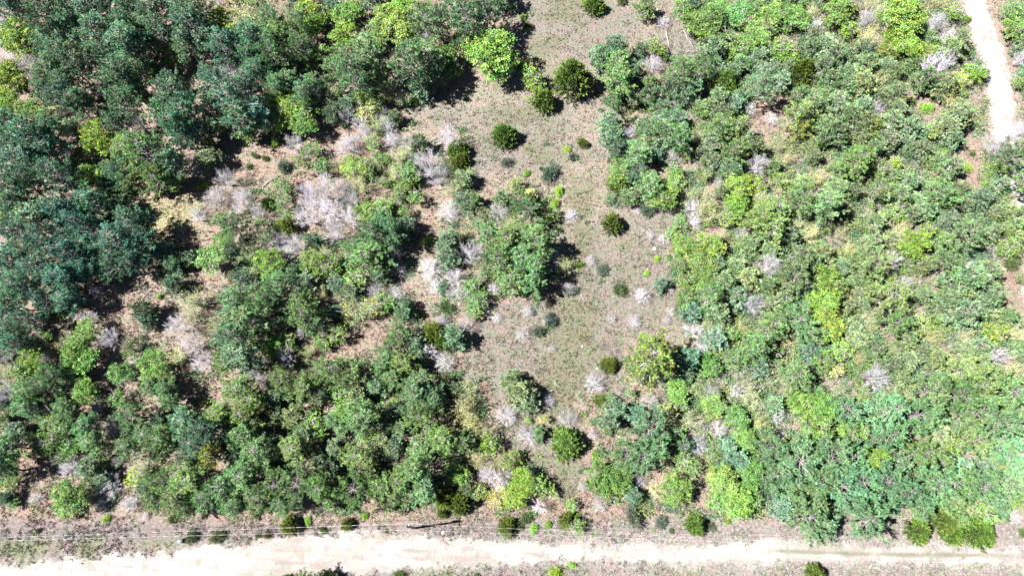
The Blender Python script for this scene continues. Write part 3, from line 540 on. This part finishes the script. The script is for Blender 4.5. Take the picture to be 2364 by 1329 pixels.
for n, it in enumerate(items):
    code, px, py, r, ex = it
    lx, ly, ln = min(LM, key=lambda l: math.hypot(px-l[0], py-l[1]))
    ang = math.degrees(math.atan2(ly-py, px-lx)); dr = DIRS[int(((ang+22.5) % 360)//45)]
    base = K[code][3]; big = 42 if code[0] == 'P' else 30; sm = 30 if code[0] == 'P' else 20
    ph = ('large ' if r >= big else 'small ' if r < sm else '') + base
    entries.setdefault((ph, dr, ln), []).append((math.hypot(px-lx, py-ly), n))
LABEL = {}
for (ph, dr, ln), L in entries.items():
    for k, (_, n) in enumerate(sorted(L)):
        LABEL[n] = f'{ORD[k]} {ph} {dr} the {ln}'
for n, it in enumerate(items):
    if (int(it[1]), int(it[2])) in FIXED and it[4]: LABEL[n] = FIXED[(int(it[1]), int(it[2]))]

# ------------------------------------------------------------------ planting
tr = random.Random(11)
FOL = {'crown', 'foliage'}; WOOD = {'branches', 'stems', 'twigs'}
for n, (code, px, py, r, ex) in enumerate(items):
    proto, name, cat, ph, colr, hr, grp = K[code]
    if proto in ('leafy', 'loose') and r < 31: proto = 'smallleafy'
    parts, H0, R0 = PROTO[proto][tr.randrange(len(PROTO[proto]))]
    _, _, dep = W(px, py, 4)
    Rm = r*dep/F; Hm = Rm*hr*tr.uniform(.9, 1.12)
    if code in ('PT', 'PG', 'PR', 'PO'): Hm = min(max(Hm, 5.5), 13)
    zc = Hm*(.72 if code[0] == 'P' else .6 if code in ('DL', 'DG', 'DY', 'DP', 'BT') else .4)
    x, y, _ = W(px, py, zc)
    root = bpy.data.objects.new(name, None); COL.objects.link(root); root.empty_display_size = .5
    root.location = (x, y, -.03); root.rotation_euler = (0, 0, tr.uniform(0, 6.28))
    s = Rm/R0; wv = .07 if r > 26 else .2; root.scale = (s*tr.uniform(1-wv, 1+wv), s*tr.uniform(1-wv, 1+wv), Hm/H0)
    tag(root, LABEL[n], cat, grp)
    j = tr.uniform(.82, 1.22); jr = tr.uniform(.88, 1.18); jb = tr.uniform(.85, 1.15)
    if code[0] in 'PD':
        w = fnoise(np.array([x]), np.array([y]), 22, 55)[0]-.5; jr *= 1+w*.4; jb *= 1-w*.5
    fc = (colr[0]*j*jr, colr[1]*j, colr[2]*j*jb, 1)
    if code == 'PT' and px > 600: fc = (fc[0]*1.15, fc[1]*1.05, fc[2]*.78, 1)
    for pn, me in parts.items():
        o = bpy.data.objects.new(pn, me); COL.objects.link(o); o.parent = root
        if pn in FOL: o.color = fc
        elif code in ('B', 'BT'): o.color = (colr[0]*j, colr[1]*j*.99, colr[2]*j*tr.uniform(.96, 1.06), 1)
        else: o.color = (.8*j, .78*j, .76*j, 1)

# ------------------------------------------------------------------ utility pole, wires, box, logs
bx, by, _ = W(958, 1218, 0)
pole = bpy.data.objects.new('utility_pole', None); COL.objects.link(pole); pole.location = (bx, by, 0)
tag(pole, 'tall wooden utility pole carrying the wires beside the road', 'utility pole')
M_wood = mat_noise('weathered_wood', (.10, .08, .065), (.22, .19, .16), 5)
M_wire = mat_noise('bright_wire', (.35, .35, .35), (.5, .5, .5), 3, .4)
M_metal = mat_noise('galvanised_metal', (.2, .21, .22), (.3, .3, .3), 5, .5)
PHt = 9.5
b = Bag(); tubes(b, [(0, 0, -.3)], [(0, 0, PHt)], .17, .11, (1, 1, 1), 10); link('post', b.mesh('post', M_wood), pole)
b = Bag(); tubes(b, [(0.05, -.6, PHt-.55)], [(0.05, .6, PHt-.55)], .07, .07, (1, 1, 1), 4); arm = link('crossarm', b.mesh('crossarm', M_wood), pole)
for dy in (-.42, .42, 0):
    zt = PHt-.48 if dy else PHt
    b = Bag(); tubes(b, [(0.05*bool(dy), dy, zt), (0.05*bool(dy), dy, zt+.12)], [(0.05*bool(dy), dy, zt+.12), (0.05*bool(dy), dy, zt+.2)], [.05, .08], [.08, .04], (1, 1, 1), 8); link('insulator', b.mesh('insulator', M_metal), arm if dy else pole)
b = Bag(); tubes(b, [(.3, .12, PHt-2.1), (.3, .12, PHt-2.15)], [(.3, .12, PHt-1.25), (.3, .12, PHt-2.1)], [.2, .16], [.2, .2], (1, 1, 1), 12); link('transformer', b.mesh('transformer', M_metal), pole)
def wire(p0, p1, sag, rad, label):
    b = Bag(); t = np.linspace(0, 1, 40)[:, None]; q = np.array(p0)*(1-t) + np.array(p1)*t; q[:, 2] -= (4*sag*t*(1-t))[:, 0]
    tubes(b, q[:-1], q[1:], rad, rad, (1, 1, 1), 5); tag(link('overhead_wire', b.mesh('overhead_wire', M_wire)), label, 'wire', 'wires on the utility pole')
tops = [(bx+.05, by+.42, PHt-.3), (bx+.05, by-.42, PHt-.3)]
wl = [W(-60, 1242, 8.5), W(-60, 1249, 8.5)]; wr = [W(1760, 1247, 8.5), W(1760, 1253, 8.5)]
wire((wl[0][0], wl[0][1], 8.5), tops[0], .3, .02, 'upper of two bright wires running left from the utility pole')
wire((wl[1][0], wl[1][1], 8.5), tops[1], .3, .02, 'lower of two bright wires running left from the utility pole')
wire(tops[0], (wr[0][0], wr[0][1], 8.5), .3, .016, 'upper of two thin wires running right from the utility pole')
wire(tops[1], (wr[1][0], wr[1][1], 8.5), .3, .016, 'lower of two thin wires running right from the utility pole')
x, y, _ = W(418, 1248, .4); ub = bpy.data.objects.new('utility_box', None); COL.objects.link(ub); ub.location = (x, y, 0)
tag(ub, 'small grey-green utility box at the verge beside two round shrubs', 'utility box')
M_box = mat_noise('box_paint', (.035, .055, .05), (.05, .07, .065), 2, .5); M_conc = mat_noise('concrete', (.15, .15, .14), (.2, .2, .19), 5)
def boxmesh(name, sx, sy, z0, z1, mat, bev=.06):
    V = [(-sx, -sy, z0), (sx, -sy, z0), (sx, sy, z0), (-sx, sy, z0), (-sx, -sy, z1-bev), (sx, -sy, z1-bev), (sx, sy, z1-bev), (-sx, sy, z1-bev),
         (-sx+bev, -sy+bev, z1), (sx-bev, -sy+bev, z1), (sx-bev, sy-bev, z1), (-sx+bev, sy-bev, z1)]
    Fq = [(0, 3, 2, 1), (0, 1, 5, 4), (1, 2, 6, 5), (2, 3, 7, 6), (3, 0, 4, 7), (4, 5, 9, 8), (5, 6, 10, 9), (6, 7, 11, 10), (7, 4, 8, 11), (8, 9, 10, 11)]
    return new_mesh(name, V, Fq, mat)
link('plinth', boxmesh('plinth', .5, .42, -.05, .12, M_conc, .02), ub); link('cabinet', boxmesh('cabinet', .4, .32, .12, .85, M_box), ub); link('lid', boxmesh('lid', .43, .35, .853, .93, M_box), ub)

M_log = mat_noise('bleached_log', (.18, .16, .15), (.30, .28, .27), 4)
def log(x0, y0, x1, y1, rad, label):
    a = W(x0, y0, .2); c = W(x1, y1, .2); root = bpy.data.objects.new('fallen_log', None); COL.objects.link(root); root.location = (a[0], a[1], rad*.8)
    tag(root, label, 'log', 'fallen logs and dead trunks')
    q = [np.array([0, 0, 0.])]; e = np.array([c[0]-a[0], c[1]-a[1], .12])
    for i in range(1, 6): q.append(e*i/5 + rng.normal(0, .08, 3)*[1, 1, .2])
    q = np.array(q); rr = np.linspace(rad, rad*.45, 6); b = Bag(); tubes(b, q[:-1], q[1:], rr[:-1], rr[1:], (1, 1, 1), 7); link('trunk', b.mesh('log_trunk', M_log), root)
    for k in range(6):
        t = rng.uniform(.25, .95); p = e*t; dv = unit(unit(e) + rng.normal(0, .8, 3)*[1, 1, .3] + [0, 0, .25]); b = Bag(); tubes(b, [p], [p+dv*rng.uniform(.4, 1.3)], rad*.35, rad*.12, (1, 1, 1), 4); link('branch_stub', b.mesh('log_stub', M_log), root)
for L_ in [(1538, 72, 1546, 126, .11, 'long pale log lying upright in the photo below the small grey shrub'), (1578, 70, 1601, 112, .09, 'pale log slanting beside the top right thicket of the meadow'),
           (1576, 118, 1602, 121, .12, 'short dark log lying across below the slanting pale log'), (738, 351, 790, 354, .12, 'bleached log lying across below the grey shrub in left clearing'),
           (605, 432, 638, 408, .12, 'thin log slanting across the tan gap beside the juniper shrub'), (1482, 532, 1530, 548, .1, 'pale branched log by the right edge of the mid clearing'),
           (325, 692, 355, 662, .1, 'thin dead log on the tan ground below the lone pine'), (395, 902, 442, 918, .17, 'dark-shadowed log over pink ground in the lower left woods'),
           (1340, 675, 1350, 695, .07, 'short curved dead branch beside the lower clearing shrub'), (1700, 575, 1735, 552, .09, 'pale log on the tan gap inside the right woods'),
           (360, 720, 400, 690, .07, 'slender fallen stem slanting below the small young pines')]:
    log(*L_)
for k, (px, py, s, lb) in enumerate([(1511, 575, .38, 'largest pale rock in the middle clearing beside a lime shrub'), (1024+320, 800, .25, 'small pale rock low in the clearing'), (1023, 1228, .3, 'small white rock on the verge right of the utility pole'), (1390, 525, .28, 'small pale rock beside the round juniper in the clearing'), (1378, 850, .22, 'tiny pale rock left of the small juniper low in clearing')]):
    import bmesh
    x, y, _ = W(px, py, 0); bm = bmesh.new(); bmesh.ops.create_icosphere(bm, subdivisions=2, radius=s)
    for v in bm.verts: v.co *= rng.uniform(.8, 1.15); v.co.z *= .5
    me = bpy.data.meshes.new('rock'); bm.to_mesh(me); bm.free(); me.materials.append(M_rock); o = link('rock', me, None, (x, y, s*.2)); tag(o, lb, 'rock')

# brush on the forest floor: twiggy undergrowth nobody could count
r2 = np.random.default_rng(21); n = 60000
px = r2.uniform(-40, PW+40, n); py = r2.uniform(-30, 1200, n)
dx, dy = (px-PW/2)/F, -(py-PH/2)/F; ry = dy*math.cos(TILT)+math.sin(TILT); rz = dy*math.sin(TILT)-math.cos(TILT); t = -ALT/rz; x, y = dx*t, ry*t
_, _, road, track, op = cover(x, y); right = np.clip((px-1480)/150, 0, 1)
k = (~op | (r2.random(n) < .03)) & (road < -1) & (track < -1) & (fnoise(x, y, 4, 61) > r2.uniform(.3, .75, n)*(1-.45*right) + .22*((px < 560) & (py < 700))); x, y = x[k], y[k]; right = right[k]; m = len(x)
bag = Bag(); nb = 9; P = np.repeat(np.stack([x, y, np.zeros(m)], 1), nb, 0) + rng.normal(0, .12, (m*nb, 3))*[1, 1, 0]; D = rng.normal(0, .55, (m*nb, 3)); D[:, 2] = 1
low = (px[k] > 1780) & (py[k] > 880); hgt = (fnoise(x, y, 6, 33)*1.6 + .3 + right*.5)*np.where(low, .5, 1)
L = rng.uniform(.4, 1.1, m*nb)*np.repeat(hgt, nb); spikes(bag, P, D, L, .024, np.repeat(np.array([[.27, .25, .25]])*rng.uniform(.6, 1.5, (m, 1)), nb, 0))
tips = P + unit(D)*(L*rng.uniform(.5, 1, m*nb))[:, None]; g_ = fnoise(x, y, 3, 71) + rng.normal(0, .1, m) > .45 - right*.08
gi = np.repeat(g_, nb); pal = np.array([[.07, .145, .045], [.11, .19, .045], [.06, .13, .06], [.15, .20, .07], [.08, .15, .06]])[np.clip((fnoise(x, y, 7, 81)*8).astype(int)-1, 0, 4)]
for q in range(3): leaves(bag, tips[gi] + rng.normal(0, .16, (gi.sum(), 3)), rng.uniform(.09, .17, gi.sum()), np.repeat(pal, nb, 0)[gi]*rng.uniform(.6, 1.4, (gi.sum(), 1)))
tag(link('undergrowth', bag.mesh('undergrowth', M_grass)), 'low twiggy brush and seedlings on the pinkish forest floor', 'undergrowth', kind='stuff')
